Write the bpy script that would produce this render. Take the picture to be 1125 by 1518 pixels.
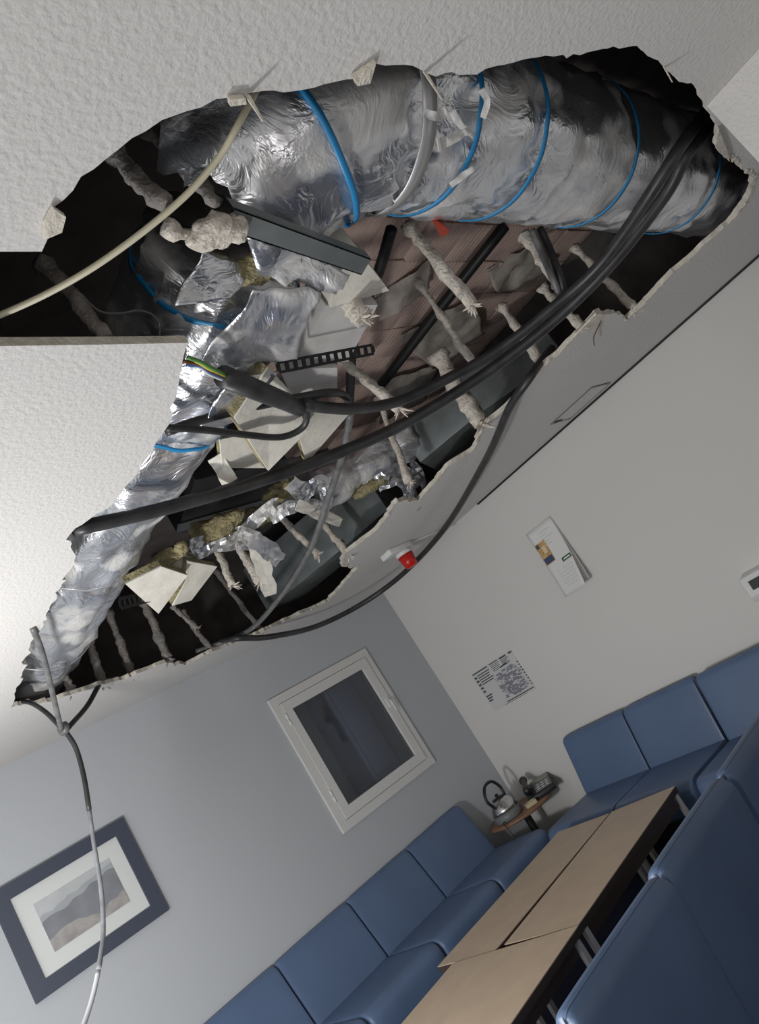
import bpy, bmesh, math, random
from mathutils import Vector, Matrix, noise
from mathutils.geometry import tessellate_polygon

random.seed(11)
sc = bpy.context.scene
for o in list(bpy.data.objects):
    bpy.data.objects.remove(o)
C = sc.collection
V = Vector

# ------------------------------------------------------------------ camera
F = 1095.155
RM = Matrix(((0.66485754, -0.23790055, 0.70807329),
             (-0.52077231, 0.53193884, 0.66771047),
             (-0.53550037, -0.81267730, 0.22977153)))      # camera (right, down, forward) -> world
CAM = V((0, 0, 1.65))
cd = bpy.data.cameras.new('camera')
cd.sensor_fit = 'VERTICAL'
cd.sensor_height = 36.0
cd.lens = F * 36.0 / 1518.0
cd.clip_start = 0.05
cam = bpy.data.objects.new('camera', cd)
C.objects.link(cam)
right, down, fwd = RM.col[0], RM.col[1], RM.col[2]
rot = Matrix((right, -down, -fwd)).transposed()
cam.matrix_world = Matrix.Translation(CAM) @ rot.to_4x4()
sc.camera = cam

# ------------------------------------------------------------------ light
sc.view_settings.view_transform = 'Standard'
sc.view_settings.look = 'None'
sc.view_settings.gamma = 1.0
sc.view_settings.use_curve_mapping = False
sc.view_settings.exposure = 0.55
wd = bpy.data.worlds.new('world')
sc.world = wd
wd.use_nodes = True
wd.node_tree.nodes['Background'].inputs[0].default_value = (0.6, 0.7, 0.9, 1)
wd.node_tree.nodes['Background'].inputs[1].default_value = 0.05


def lamp(name, kind, loc, energy, color, size, aim=None):
    l = bpy.data.lights.new(name, kind)
    l.energy = energy
    l.color = color
    if kind == 'AREA':
        l.shape = 'RECTANGLE'
        l.size, l.size_y = size
    else:
        l.shadow_soft_size = size
    o = bpy.data.objects.new(name, l)
    C.objects.link(o)
    o.location = loc
    if aim is not None:
        o.rotation_euler = (V(aim) - V(loc)).to_track_quat('-Z', 'Y').to_euler()
    return o


lamp('work_light', 'POINT', (0.15, 2.60, 1.15), 80, (1.0, 0.985, 0.955), 0.09)
lamp('rear_fill', 'AREA', (-1.0, -0.9, 1.05), 10, (1.0, 0.955, 0.92), (0.9, 1.9), (4.5, 2.4, 1.5))  # soft warm fill added behind the camera; no doorway there
lamp('daylight_fill', 'AREA', (-1.25, 2.3, 1.3), 17, (0.82, 0.90, 1.0), (1.0, 1.1), (4.5, 2.9, 1.5))  # bluish fill added for daylight from the left; that wall has no window

# ------------------------------------------------------------------ pixel rays -> points of the room
ZC = 2.60            # ceiling height
XR, YB = 4.52, 4.77  # right wall, back wall
XL, YF = -1.3, -1.3  # left wall, rear wall
ZS = 3.40            # slab above the ceiling


def ray(px, py):
    return RM @ V((px - 562.5, py - 759.0, F))


def U(px, py, zr=0.0):
    d = ray(px, py)
    return CAM + d * ((ZC + zr - CAM.z) / d.z)


def UZ(px, py, z):
    d = ray(px, py)
    return CAM + d * ((z - CAM.z) / d.z)


def UX(px, py, x):
    d = ray(px, py)
    return CAM + d * (x / d.x)


def UY(px, py, y):
    d = ray(px, py)
    return CAM + d * (y / d.y)


def above(B, px, py):
    """the point seen at px,py that hangs (nearly) straight above B"""
    d = ray(px, py)
    t = (B.x * d.x + B.y * d.y) / (d.x ** 2 + d.y ** 2)
    return CAM + d * t


# ------------------------------------------------------------------ materials
M = {}


def mat(name, col, rough=0.6, metal=0.0, bump=0.0, scale=40.0, var=0.0, vscale=6.0, detail=4.0, coords='Object',
        spec=0.5, kind='noise', dist=0.01, emit=None, dark=None):
    m = bpy.data.materials.new(name)
    m.use_nodes = True
    nt = m.node_tree
    b = nt.nodes['Principled BSDF']
    b.inputs['Roughness'].default_value = rough
    b.inputs['Metallic'].default_value = metal
    b.inputs['Specular IOR Level'].default_value = spec
    tc = nt.nodes.new('ShaderNodeTexCoord')
    c4 = (*col, 1)
    if var > 0:
        n = nt.nodes.new('ShaderNodeTexNoise')
        n.inputs['Scale'].default_value = vscale
        n.inputs['Detail'].default_value = 6
        nt.links.new(tc.outputs[coords], n.inputs['Vector'])
        r = nt.nodes.new('ShaderNodeValToRGB')
        r.color_ramp.elements[0].position = 0.3
        r.color_ramp.elements[1].position = 0.7
        d4 = tuple(dark) + (1,) if dark else tuple(x * (1 - var) for x in col) + (1,)
        r.color_ramp.elements[0].color = d4
        r.color_ramp.elements[1].color = tuple(min(1, x * (1 + var * 0.5)) for x in col) + (1,)
        nt.links.new(n.outputs['Fac'], r.inputs['Fac'])
        nt.links.new(r.outputs['Color'], b.inputs['Base Color'])
    else:
        b.inputs['Base Color'].default_value = c4
    if bump > 0:
        if kind == 'noise':
            t = nt.nodes.new('ShaderNodeTexNoise')
            t.inputs['Detail'].default_value = detail
            out = t.outputs['Fac']
        elif kind == 'voronoi':
            t = nt.nodes.new('ShaderNodeTexVoronoi')
            t.feature = 'F1'
            out = t.outputs['Distance']
        else:
            t = nt.nodes.new('ShaderNodeTexWave')
            t.inputs['Distortion'].default_value = 1.0
            out = t.outputs['Fac']
        t.inputs['Scale'].default_value = scale
        nt.links.new(tc.outputs[coords], t.inputs['Vector'])
        bp = nt.nodes.new('ShaderNodeBump')
        bp.inputs['Strength'].default_value = bump
        bp.inputs['Distance'].default_value = dist
        nt.links.new(out, bp.inputs['Height'])
        nt.links.new(bp.outputs['Normal'], b.inputs['Normal'])
    if emit:
        b.inputs['Emission Color'].default_value = (*emit, 1)
        b.inputs['Emission Strength'].default_value = 1
    M[name] = m
    return m


mat('ceiling_paint', (0.66, 0.645, 0.625), 0.85, bump=0.55, scale=75, dist=0.006, detail=2.5)
mat('gypsum', (0.72, 0.67, 0.58), 0.95, bump=0.6, scale=120, var=0.25, vscale=30)
mat('wall_paint', (0.68, 0.665, 0.64), 0.8, bump=0.08, scale=220, dist=0.002)
mat('wall_paint_shaded', (0.465, 0.485, 0.51), 0.8, bump=0.08, scale=220, dist=0.002)  # wall paint copy with the back wall's dimmer, cooler light in its colour
mat('void_dark', (0.10, 0.09, 0.085), 0.95, var=0.4)  # near black: the void's darkness is put into the wall colour
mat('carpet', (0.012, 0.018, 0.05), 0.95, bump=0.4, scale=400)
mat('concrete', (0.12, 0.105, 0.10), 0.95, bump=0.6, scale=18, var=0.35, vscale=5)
mat('clay', (0.56, 0.42, 0.37), 0.9, bump=0.35, scale=30, var=0.30, vscale=5, kind='wave', dist=0.004)
mat('dust_paper', (0.42, 0.38, 0.34), 0.9, bump=0.6, scale=22, var=0.3, vscale=9)
mat('galv_dark', (0.20, 0.22, 0.22), 0.5, 0.4, bump=0.1, scale=12, var=0.3, vscale=7)
mat('black_metal', (0.02, 0.02, 0.022), 0.5, 0.4)
mat('grey_white', (0.60, 0.59, 0.57), 0.55, bump=0.15, scale=25, var=0.15, vscale=12)
mat('board_white', (0.76, 0.73, 0.65), 0.75, bump=0.25, scale=40, var=0.15, vscale=10)
mat('wool', (0.36, 0.31, 0.17), 1.0, bump=1.0, scale=60, var=0.5, vscale=18, dist=0.02)
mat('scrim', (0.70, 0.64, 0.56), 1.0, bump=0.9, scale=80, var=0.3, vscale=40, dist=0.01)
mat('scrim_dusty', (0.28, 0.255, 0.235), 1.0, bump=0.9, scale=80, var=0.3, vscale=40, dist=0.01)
mat('rubber', (0.018, 0.018, 0.02), 0.42, bump=0.1, scale=30, var=0.4, vscale=14, dark=(0.05, 0.05, 0.05))
mat('grey_cable', (0.16, 0.16, 0.16), 0.4, var=0.4, vscale=20)
mat('cable_lit', (0.62, 0.64, 0.66), 0.4)  # lower end of the hanging cable, lamplight put into the colour
mat('cable_half_lit', (0.24, 0.25, 0.27), 0.4, var=0.3, vscale=25)  # half-lit tone of the same hanging cable
mat('notice_paper', (0.60, 0.60, 0.60), 0.85)
mat('cream_cable', (0.56, 0.52, 0.38), 0.5)
mat('strap_blue', (0.02, 0.24, 0.52), 0.4)
mat('tape_silver', (0.55, 0.55, 0.55), 0.4, 0.6)
mat('leather', (0.098, 0.150, 0.258), 0.42, bump=0.12, scale=260, dist=0.002, var=0.12, vscale=3)
mat('beech', (0.52, 0.40, 0.29), 0.5, var=0.08, vscale=9)
mat('table_edge', (0.05, 0.032, 0.025), 0.5)
mat('chrome', (0.70, 0.68, 0.64), 0.35, 0.25)
mat('wood_red', (0.24, 0.13, 0.08), 0.45, var=0.3, vscale=12)
mat('steel', (0.62, 0.61, 0.60), 0.25, 0.95)
mat('black_plastic', (0.016, 0.016, 0.018), 0.4)
mat('grey_plastic', (0.16, 0.17, 0.17), 0.45)
mat('screen_green', (0.24, 0.26, 0.20), 0.35)
mat('white_plastic', (0.74, 0.74, 0.73), 0.45)
mat('red_lens', (0.55, 0.015, 0.01), 0.25)
mat('frame_dark', (0.055, 0.065, 0.095), 0.5)
mat('mat_board', (0.66, 0.68, 0.67), 0.8)
mat('window_white', (0.66, 0.66, 0.64), 0.5)
mat('dark_room', (0.50, 0.52, 0.55), 0.8)
mat('upright_blue', (0.48, 0.55, 0.74), 0.6)
mat('paper', (0.76, 0.76, 0.74), 0.8)
mat('ink', (0.09, 0.09, 0.10), 0.9)
mat('ink_grey', (0.24, 0.24, 0.28), 0.9)
mat('ink_pale', (0.60, 0.60, 0.62), 0.9)
mat('ink_green', (0.02, 0.10, 0.05), 0.9)
mat('photo_tan', (0.62, 0.40, 0.17), 0.8, var=0.5, vscale=60)
mat('photo_blue', (0.06, 0.08, 0.16), 0.8)
mat('photo_pale', (0.75, 0.62, 0.45), 0.8)
mat('print_sky', (0.50, 0.52, 0.53), 0.8, var=0.1, vscale=8)
mat('print_far', (0.38, 0.40, 0.42), 0.8, var=0.1, vscale=12)
mat('print_mount', (0.23, 0.24, 0.265), 0.8, var=0.15, vscale=12)
mat('print_mist', (0.37, 0.355, 0.345), 0.8, var=0.30, vscale=14)
mat('red_tag', (0.42, 0.05, 0.02), 0.5)
mat('wire_green', (0.10, 0.25, 0.06), 0.4)
mat('wire_yellow', (0.55, 0.50, 0.08), 0.4)
mat('wire_brown', (0.12, 0.05, 0.02), 0.4)
mat('wire_blue', (0.05, 0.12, 0.35), 0.4)
mat('wire_white', (0.6, 0.6, 0.58), 0.4)
mat('wood_pale', (0.52, 0.44, 0.28), 0.6)

# aluminium foil: crinkled metal with plaster dust in patches
m = mat('foil', (0.78, 0.79, 0.81), 0.27, 0.95)
nt = m.node_tree
b = nt.nodes['Principled BSDF']
tc = nt.nodes.new('ShaderNodeTexCoord')
mp = nt.nodes.new('ShaderNodeMapping')
mp.inputs['Scale'].default_value = (1, 1, 1)
nt.links.new(tc.outputs['Object'], mp.inputs['Vector'])
n1 = nt.nodes.new('ShaderNodeTexNoise')
n1.inputs['Scale'].default_value = 5
n1.inputs['Detail'].default_value = 5
n1.inputs['Distortion'].default_value = 1.6
n2 = nt.nodes.new('ShaderNodeTexVoronoi')
n2.feature = 'DISTANCE_TO_EDGE'
n2.inputs['Scale'].default_value = 13
add = nt.nodes.new('ShaderNodeMath')
add.operation = 'MULTIPLY_ADD'
add.inputs[1].default_value = 0.5
nt.links.new(mp.outputs[0], n1.inputs['Vector'])
nt.links.new(n1.outputs['Color'], n2.inputs['Vector'])
n2.inputs['Scale'].default_value = 5
nt.links.new(n2.outputs['Distance'], add.inputs[0])
nt.links.new(n1.outputs['Fac'], add.inputs[2])
bp = nt.nodes.new('ShaderNodeBump')
bp.inputs['Strength'].default_value = 0.32
bp.inputs['Distance'].default_value = 0.03
nt.links.new(add.outputs[0], bp.inputs['Height'])
nt.links.new(bp.outputs['Normal'], b.inputs['Normal'])
n3 = nt.nodes.new('ShaderNodeTexNoise')
n3.inputs['Scale'].default_value = 4.5
n3.inputs['Detail'].default_value = 5
nt.links.new(tc.outputs['Object'], n3.inputs['Vector'])
rp = nt.nodes.new('ShaderNodeValToRGB')
rp.color_ramp.elements[0].position = 0.50
rp.color_ramp.elements[1].position = 0.62
nt.links.new(n3.outputs['Fac'], rp.inputs['Fac'])
for sock, a, bb in (('Metallic', 0.9, 0.3), ('Roughness', 0.28, 0.65)):
    mr = nt.nodes.new('ShaderNodeMapRange')
    mr.inputs['To Min'].default_value = a
    mr.inputs['To Max'].default_value = bb
    nt.links.new(rp.outputs['Color'], mr.inputs['Value'])
    nt.links.new(mr.outputs[0], b.inputs[sock])
mx = nt.nodes.new('ShaderNodeMix')
mx.data_type = 'RGBA'
mx.inputs['A'].default_value = (0.80, 0.82, 0.86, 1)
mx.inputs['B'].default_value = (0.66, 0.65, 0.63, 1)
nt.links.new(rp.outputs['Color'], mx.inputs['Factor'])
nt.links.new(mx.outputs['Result'], b.inputs['Base Color'])

# window glass
g = bpy.data.materials.new('glass')
g.use_nodes = True
gn = g.node_tree
gn.nodes.remove(gn.nodes['Principled BSDF'])
g1 = gn.nodes.new('ShaderNodeBsdfTransparent')
g1.inputs['Color'].default_value = (0.90, 0.92, 0.95, 1)
g2 = gn.nodes.new('ShaderNodeBsdfGlossy')
g2.inputs['Roughness'].default_value = 0.06
g3 = gn.nodes.new('ShaderNodeFresnel')
g3.inputs['IOR'].default_value = 1.45
g4 = gn.nodes.new('ShaderNodeMixShader')
gn.links.new(g3.outputs[0], g4.inputs[0])
gn.links.new(g1.outputs[0], g4.inputs[1])
gn.links.new(g2.outputs[0], g4.inputs[2])
gn.links.new(g4.outputs[0], gn.nodes['Material Output'].inputs['Surface'])
M['glass'] = g


# ------------------------------------------------------------------ mesh tools
class MB:
    def __init__(s):
        s.v, s.f, s.mi, s.sm = [], [], [], []

    def add(s, vs, fs, mi=0, smooth=False):
        o = len(s.v)
        s.v += [tuple(p) for p in vs]
        for f in fs:
            s.f.append(tuple(i + o for i in f))
            s.mi.append(mi)
            s.sm.append(smooth)
        return s

    def box(s, x0, x1, y0, y1, z0, z1, mi=0):
        vs = [(x, y, z) for z in (z0, z1) for y in (y0, y1) for x in (x0, x1)]
        return s.add(vs, [(0, 2, 3, 1), (4, 5, 7, 6), (0, 1, 5, 4), (2, 6, 7, 3), (0, 4, 6, 2), (1, 3, 7, 5)], mi)

    def prism(s, pts, off, mi=0):
        """polygon pts extruded by vector off"""
        n = len(pts)
        pts = [V(p) for p in pts]
        off = V(off)
        vs = pts + [p + off for p in pts]
        fs = [tuple(range(n))[::-1], tuple(range(n, 2 * n))]
        fs += [(i, (i + 1) % n, n + (i + 1) % n, n + i) for i in range(n)]
        return s.add(vs, fs, mi)

    def tube(s, pts, r, seg=10, rough=0.0, rs=8.0, flat=1.0, mi=0, up=None, cap=True):
        pts = [V(p) for p in pts]
        n = len(pts)
        rr = r if isinstance(r, (list, tuple)) else [r] * n
        T = []
        for i in range(n):
            t = pts[min(i + 1, n - 1)] - pts[max(i - 1, 0)]
            T.append(t.normalized() if t.length > 1e-9 else V((0, 0, 1)))
        a = V(up) if up else (V((0, 0, 1)) if abs(T[0].z) < 0.9 else V((1, 0, 0)))
        u = (a - T[0] * a.dot(T[0])).normalized()
        vs = []
        for i in range(n):
            u = (u - T[i] * u.dot(T[i])).normalized()
            w = T[i].cross(u)
            for k in range(seg):
                an = 2 * math.pi * k / seg
                d = u * math.cos(an) * flat + w * math.sin(an)
                p = pts[i] + d * rr[i]
                if rough:
                    p = p + d * rr[i] * rough * noise.noise(p * rs)
                vs.append(p)
        fs = []
        for i in range(n - 1):
            for k in range(seg):
                k2 = (k + 1) % seg
                fs.append((i * seg + k, i * seg + k2, (i + 1) * seg + k2, (i + 1) * seg + k))
        if cap:
            fs.append(tuple(range(seg))[::-1])
            fs.append(tuple(range((n - 1) * seg, n * seg)))
        return s.add(vs, fs, mi, True)

    def lathe(s, prof, c=(0, 0, 0), seg=24, mi=0):
        c = V(c)
        vs, fs = [], []
        for (r, z) in prof:
            for k in range(seg):
                a = 2 * math.pi * k / seg
                vs.append(c + V((r * math.cos(a), r * math.sin(a), z)))
        for i in range(len(prof) - 1):
            for k in range(seg):
                k2 = (k + 1) % seg
                fs.append((i * seg + k, i * seg + k2, (i + 1) * seg + k2, (i + 1) * seg + k))
        fs.append(tuple(range(seg))[::-1])
        fs.append(tuple(range((len(prof) - 1) * seg, len(prof) * seg)))
        return s.add(vs, fs, mi, True)

    def sheet(s, c, nx, ny, amp=0.0, sc_=6.0, th=0.004, mi=0, seed=0.0):
        """crumpled sheet over four corners"""
        c = [V(p) for p in c]
        nrm = (c[1] - c[0]).cross(c[3] - c[0]).normalized()
        top, bot = [], []
        for j in range(ny + 1):
            for i in range(nx + 1):
                u, w = i / nx, j / ny
                p = c[0] * (1 - u) * (1 - w) + c[1] * u * (1 - w) + c[2] * u * w + c[3] * (1 - u) * w
                q = p * sc_ + V((seed, seed * 1.7, seed * .3))
                k = noise.noise(q) + 0.5 * noise.noise(q * 2.3) + 0.3 * abs(noise.noise(q * 5.1))
                e = noise.noise_vector(q * 1.5) * amp * 0.6
                p = p + nrm * k * amp + e
                top.append(p)
                bot.append(p - nrm * th)
        N = len(top)
        W = nx + 1
        fs = []
        for j in range(ny):
            for i in range(nx):
                a = j * W + i
                fs.append((a, a + 1, a + 1 + W, a + W))
                fs.append((N + a, N + a + W, N + a + 1 + W, N + a + 1))
        for i in range(nx):
            fs.append((i, N + i, N + i + 1, i + 1))
            a = ny * W + i
            fs.append((a, a + 1, N + a + 1, N + a))
        for j in range(ny):
            a = j * W
            fs.append((a, a + W, N + a + W, N + a))
            a = j * W + nx
            fs.append((a, N + a, N + a + W, a + W))
        return s.add(top + bot, fs, mi, amp > 0)

    def blob(s, c, r, seed=0.0, amp=0.45, sc_=9.0, seg=18, mi=0, axes=None):
        c = V(c)
        ax = axes or (V((r[0], 0, 0)), V((0, r[1], 0)), V((0, 0, r[2])))
        rings = seg // 2
        vs, fs = [], []
        for j in range(rings + 1):
            ph = math.pi * j / rings
            for k in range(seg):
                a = 2 * math.pi * k / seg
                d = ax[0] * math.sin(ph) * math.cos(a) + ax[1] * math.sin(ph) * math.sin(a) + ax[2] * math.cos(ph)
                q = (c + d) * sc_ + V((seed, 0, seed))
                vs.append(c + d * (1 + amp * (noise.noise(q) + 0.6 * noise.noise(q * 2.6))))
        for j in range(rings):
            for k in range(seg):
                k2 = (k + 1) % seg
                fs.append((j * seg + k, (j + 1) * seg + k, (j + 1) * seg + k2, j * seg + k2))
        return s.add(vs, fs, mi, True)

    def build(s, name, mats, parent=None, bevel=0.0, bseg=3, recalc=True):
        me = bpy.data.meshes.new(name)
        me.from_pydata(s.v, [], s.f)
        for mm in (mats if isinstance(mats, (list, tuple)) else [mats]):
            me.materials.append(M[mm] if isinstance(mm, str) else mm)
        me.polygons.foreach_set('material_index', s.mi)
        me.polygons.foreach_set('use_smooth', s.sm)
        bm = bmesh.new()
        bm.from_mesh(me)
        if recalc:
            bmesh.ops.recalc_face_normals(bm, faces=bm.faces)
        if bevel > 0:
            bmesh.ops.bevel(bm, geom=list(bm.edges), offset=bevel, segments=bseg, profile=0.5, affect='EDGES')
            for f in bm.faces:
                f.smooth = True
        bm.to_mesh(me)
        bm.free()
        if bevel > 0:
            me.set_sharp_from_angle(angle=math.radians(45))
        o = bpy.data.objects.new(name, me)
        C.objects.link(o)
        if parent is not None:
            o.parent = parent
            o.matrix_parent_inverse = Matrix.Translation(-parent.location) if parent.type == 'EMPTY' and parent.parent is None and not any(parent.rotation_euler) else Matrix.Identity(4)
        return o


def tag(o, label=None, cat=None, group=None, kind=None):
    if label: o['label'] = label
    if cat: o['category'] = cat
    if group: o['group'] = group
    if kind: o['kind'] = kind
    return o


def thing(name, label, cat, loc=(0, 0, 0), group=None, kind=None):
    o = bpy.data.objects.new(name, None)
    o.empty_display_size = 0.1
    C.objects.link(o)
    o.location = loc
    return tag(o, label, cat, group, kind)


def smooth(pts, n=6):
    """Catmull-Rom through pts"""
    pts = [V(p) for p in pts]
    P = [pts[0] * 2 - pts[1]] + pts + [pts[-1] * 2 - pts[-2]]
    out = []
    for i in range(1, len(P) - 2):
        for k in range(n):
            t = k / n
            a, b_, c_, d = P[i - 1], P[i], P[i + 1], P[i + 2]
            out.append(0.5 * ((2 * b_) + (c_ - a) * t + (2 * a - 5 * b_ + 4 * c_ - d) * t * t + (3 * b_ - a - 3 * c_ + d) * t ** 3))
    out.append(pts[-1])
    return out


# ------------------------------------------------------------------ setting: room shell
tag(MB().box(XL, XR, YF, YB, -0.05, 0).build('floor', 'carpet'), 'dark navy carpet floor under the tables', kind='structure')

# ceiling with the torn opening
HOLE = [(-60, 373, 0), (62, 373, 1), (74, 347, 1), (66, 333, 1), (78, 308, 1), (120, 262, 1), (175, 222, 1), (240, 178, 1), (320, 147, 1), (370, 138, 1),
        (420, 137, 1), (480, 125, 1), (530, 117, 1), (556, 94, 1), (600, 96, 1), (632, 108, 1), (720, 102, 1), (760, 93, 1), (850, 80, 1),
        (900, 72, 1), (945, 68, 1), (956, 78, 1), (985, 100, 1), (1012, 122, 1), (1035, 130, 1), (1040, 148, 1), (1054, 166, 1), (1066, 190, 1), (1062, 218, 1), (1085, 238, 1),
        (1104, 250, 1), (1116, 264, 1), (1110, 290, 1), (1080, 332, 1), (1000, 402, 1), (930, 474, 1), (920, 466, 1), (884, 465, 1), (850, 502, 1),
        (800, 548, 1), (755, 600, 1), (716, 632, 1), (700, 668, 1), (665, 690, 1), (620, 742, 1), (590, 742, 1), (555, 788, 1), (512, 820, 1), (506, 838, 1),
        (530, 842, 1), (512, 862, 1), (484, 893, 1), (440, 912, 1), (380, 940, 1), (310, 968, 1), (276, 986, 1), (246, 982, 1), (195, 1003, 1), (140, 1018, 1), (105, 1030, 1), (75, 1040, 1), (18, 1046, 1),
        (30, 1005, 1), (45, 955, 1), (70, 918, 1), (92, 860, 1), (110, 830, 1), (98, 800, 1), (112, 783, 1), (165, 750, 1), (200, 706, 1), (232, 655, 1), (250, 630, 1),
        (262, 585, 1), (268, 550, 1), (280, 508, 1), (200, 510, 0), (-60, 514, 0)]
hole = []
for i, (a, b_, t) in enumerate(HOLE):
    p = U(a, b_)
    q = U(*HOLE[(i + 1) % len(HOLE)][:2])
    tn = HOLE[(i + 1) % len(HOLE)][2]
    L = (q - p).length
    n = max(1, int(L / 0.022)) if t and tn else 1
    for k in range(n):
        x = p.lerp(q, k / n)
        if k > 0:
            j = noise.noise_vector(x * 11) * 0.028 + noise.noise_vector(x * 37) * 0.014
            s_ = min(1.0, L / 0.25)
            x = x + V((j.x, j.y, 0)) * s_
        hole.append(V((x.x, x.y, ZC)))
outer = [V((XL, YF, ZC)), V((XR, YF, ZC)), V((XR, YB, ZC)), V((XL, YB, ZC))]
tris = tessellate_polygon([outer, hole])
allv = outer + hole
TH = 0.022
N = len(allv)
mb = MB()
mb.add(allv + [p + V((0, 0, TH)) for p in allv], [tuple(t) for t in tris] + [tuple(i + N for i in t[::-1]) for t in tris], 0)
nh = len(hole)
mb.add(hole + [p + V((0, 0, TH)) for p in hole], [(i, (i + 1) % nh, nh + (i + 1) % nh, nh + i) for i in range(nh)], 1)
ceil = mb.build('ceiling', ['ceiling_paint', 'gypsum'], recalc=False)
tag(ceil, 'white textured plasterboard ceiling torn open in the middle', kind='structure')
# torn board chips along the edge
rim = MB()
for i in range(0, nh, 1):
    p = hole[i]
    if (hole[(i + 1) % nh] - p).length > 0.06 or p.x < 2.7 or noise.noise(p * 4.3) < -0.25:
        continue
    q = hole[(i + 1) % nh]
    t = (q - p)
    if t.length < 1e-6: continue
    nrm = V((-t.y, t.x, 0)).normalized()
    w = 0.008 + 0.016 * abs(noise.noise(p * 23))
    rim.prism([p - nrm * w, q - nrm * w * 0.7, q + nrm * 0.004, p + nrm * 0.004], (0, 0, -0.003 - 0.006 * abs(noise.noise(p * 31))))
rim_o = rim.build('torn_edge', 'gypsum', ceil)
tag(rim_o, 'crumbled cream gypsum edge', kind='stuff')


def wall_with_window(name, y, win, m):
    x0, x1, z0, z1 = win
    mb = MB()
    mb.box(XL, x0, y, y + 0.1, 0, ZC)
    mb.box(x1, XR + 0.1, y, y + 0.1, 0, ZC)
    mb.box(x0, x1, y, y + 0.1, 0, z0)
    mb.box(x0, x1, y, y + 0.1, z1, ZC)
    o = mb.build(name, m)
    MB().box(XL, XR + 0.1, y, y + 0.1, ZC, ZS).build('void_dark_wall', 'void_dark', o)  # upper wall coloured dark to give the unlit void
    return o


def wall(name, x0, x1, y0, y1, label):
    o = MB().box(x0, x1, y0, y1, 0, ZC).build(name, 'wall_paint')
    MB().box(x0, x1, y0, y1, ZC, ZS).build('void_dark_wall', 'void_dark', o)
    tag(o, label, kind='structure')


WX0, WX1, WZ0, WZ1 = 2.945, 3.985, 1.145, 2.205       # window outer frame
wb = wall_with_window('wall_back', YB, (WX0 + 0.05, WX1 - 0.05, WZ0 + 0.05, WZ1 - 0.05), 'wall_paint_shaded')
tag(wb, 'pale grey wall holding the window and framed picture', kind='structure')
wall('wall_right', XR, XR + 0.1, YF, YB, 'plain off-white wall with calendar and notice')
wall('wall_left', XL - 0.1, XL, YF, YB + 0.1, 'plain off-white side wall')
wall('wall_rear', XL, XR, YF - 0.1, YF, 'plain off-white rear wall')
pc = U(1047, 157)
tag(MB().box(pc.x, XR, YF, pc.y, 0, ZC - 0.001).build('wall_pier', 'ceiling_paint'), 'white projecting wall pier at the end of the torn hole', kind='structure')
tr = MB()
ga = 0.5
tr.box(XR - 0.012, XR - 0.0005, ga, 3.35, ZC - 0.012, ZC - 0.0005)  # dark strip in place of the shade inside the gap
tag(tr.build('shade_strip_1', 'black_metal'), 'thin dark strip painted for the shadow gap between ceiling and right wall', kind='structure')

# slab over the void, with its clay tiles
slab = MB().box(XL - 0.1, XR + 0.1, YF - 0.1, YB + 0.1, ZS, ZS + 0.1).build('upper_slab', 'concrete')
tag(slab, 'rough concrete and clay tile slab above the ceiling void', kind='structure')
tile_me = None
tw, tl = 0.300, 0.240
for i in range(9):
    for j in range(14):
        x = 1.75 + i * 0.315
        y = 0.55 + j * 0.245 
        if x > 4.3 or y > 3.4 or x < 2.2 or y < 0.9: continue
        if tile_me is None:
            mb = MB().box(-tw / 2, tw / 2, -tl / 2, tl / 2, -0.03, 0.0)
            for k in range(9):
                xx = -tw / 2 + 0.012 + k * 0.0295
                mb.box(xx, xx + 0.018, -tl / 2 + .003, tl / 2 - .003, -0.032, -0.03)
            t = mb.build('clay_tile', 'clay', slab)
            tile_me = t.data
        else:
            t = bpy.data.objects.new('clay_tile', tile_me)
            C.objects.link(t)
            t.parent = slab
        t.location = (x, y, ZS + random.uniform(-0.008, 0.004))
        t.rotation_euler = (random.uniform(-.02, .02), random.uniform(-.02, .02), random.uniform(-.02, .02))

# ------------------------------------------------------------------ window on the back wall
win = thing('window_1', 'white framed interior window with dark glass', None, (WX0, YB, WZ0), kind='structure')


def ringframe(x0, x1, z0, z1, w, y0, y1):
    mb = MB()
    mb.box(x0, x1, y0, y1, z0, z0 + w)
    mb.box(x0, x1, y0, y1, z1 - w, z1)
    mb.box(x0, x0 + w, y0, y1, z0 + w, z1 - w)
    mb.box(x1 - w, x1, y0, y1, z0 + w, z1 - w)
    return mb


ringframe(WX0, WX1, WZ0, WZ1, 0.062, YB - 0.022, YB + 0.06).build('window_frame', 'window_white', win)
ringframe(WX0 + 0.066, WX1 - 0.066, WZ0 + 0.066, WZ1 - 0.066, 0.072, YB - 0.034, YB + 0.03).build('sash', 'window_white', win)
MB().box(WX0 + .13, WX1 - .13, YB - 0.008, YB - 0.003, WZ0 + .13, WZ1 - .13).build('pane', 'glass', win)
for z in (WZ0 + 0.20, WZ1 - 0.24):
    h_ = MB()
    h_.tube([(WX0 + 0.062, YB - 0.032, z), (WX0 + 0.062, YB - 0.032, z + 0.045)], 0.009)
    h_.tube([(WX0 + 0.062, YB - 0.032, z + 0.05), (WX0 + 0.062, YB - 0.032, z + 0.095)], 0.009)
    h_.build('hinge', 'white_plastic', win)
hd = MB().box(WX1 - 0.118, WX1 - 0.09, YB - 0.044, YB - 0.034, 1.69, 1.77)
hd.tube([(WX1 - 0.104, YB - 0.05, 1.745), (WX1 - 0.10, YB - 0.07, 1.74), (WX1 - 0.10, YB - 0.07, 1.64)], 0.008)
hd.build('handle', 'white_plastic', win)
rm = MB()
rm.box(2.2, 5.2, YB + 0.75, YB + 0.8, 0.6, 3.0)
rm.box(2.15, 2.2, YB + 0.1, YB + 0.8, 0.6, 3.0)
rm.box(5.2, 5.25, YB + 0.1, YB + 0.8, 0.6, 3.0)
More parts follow.
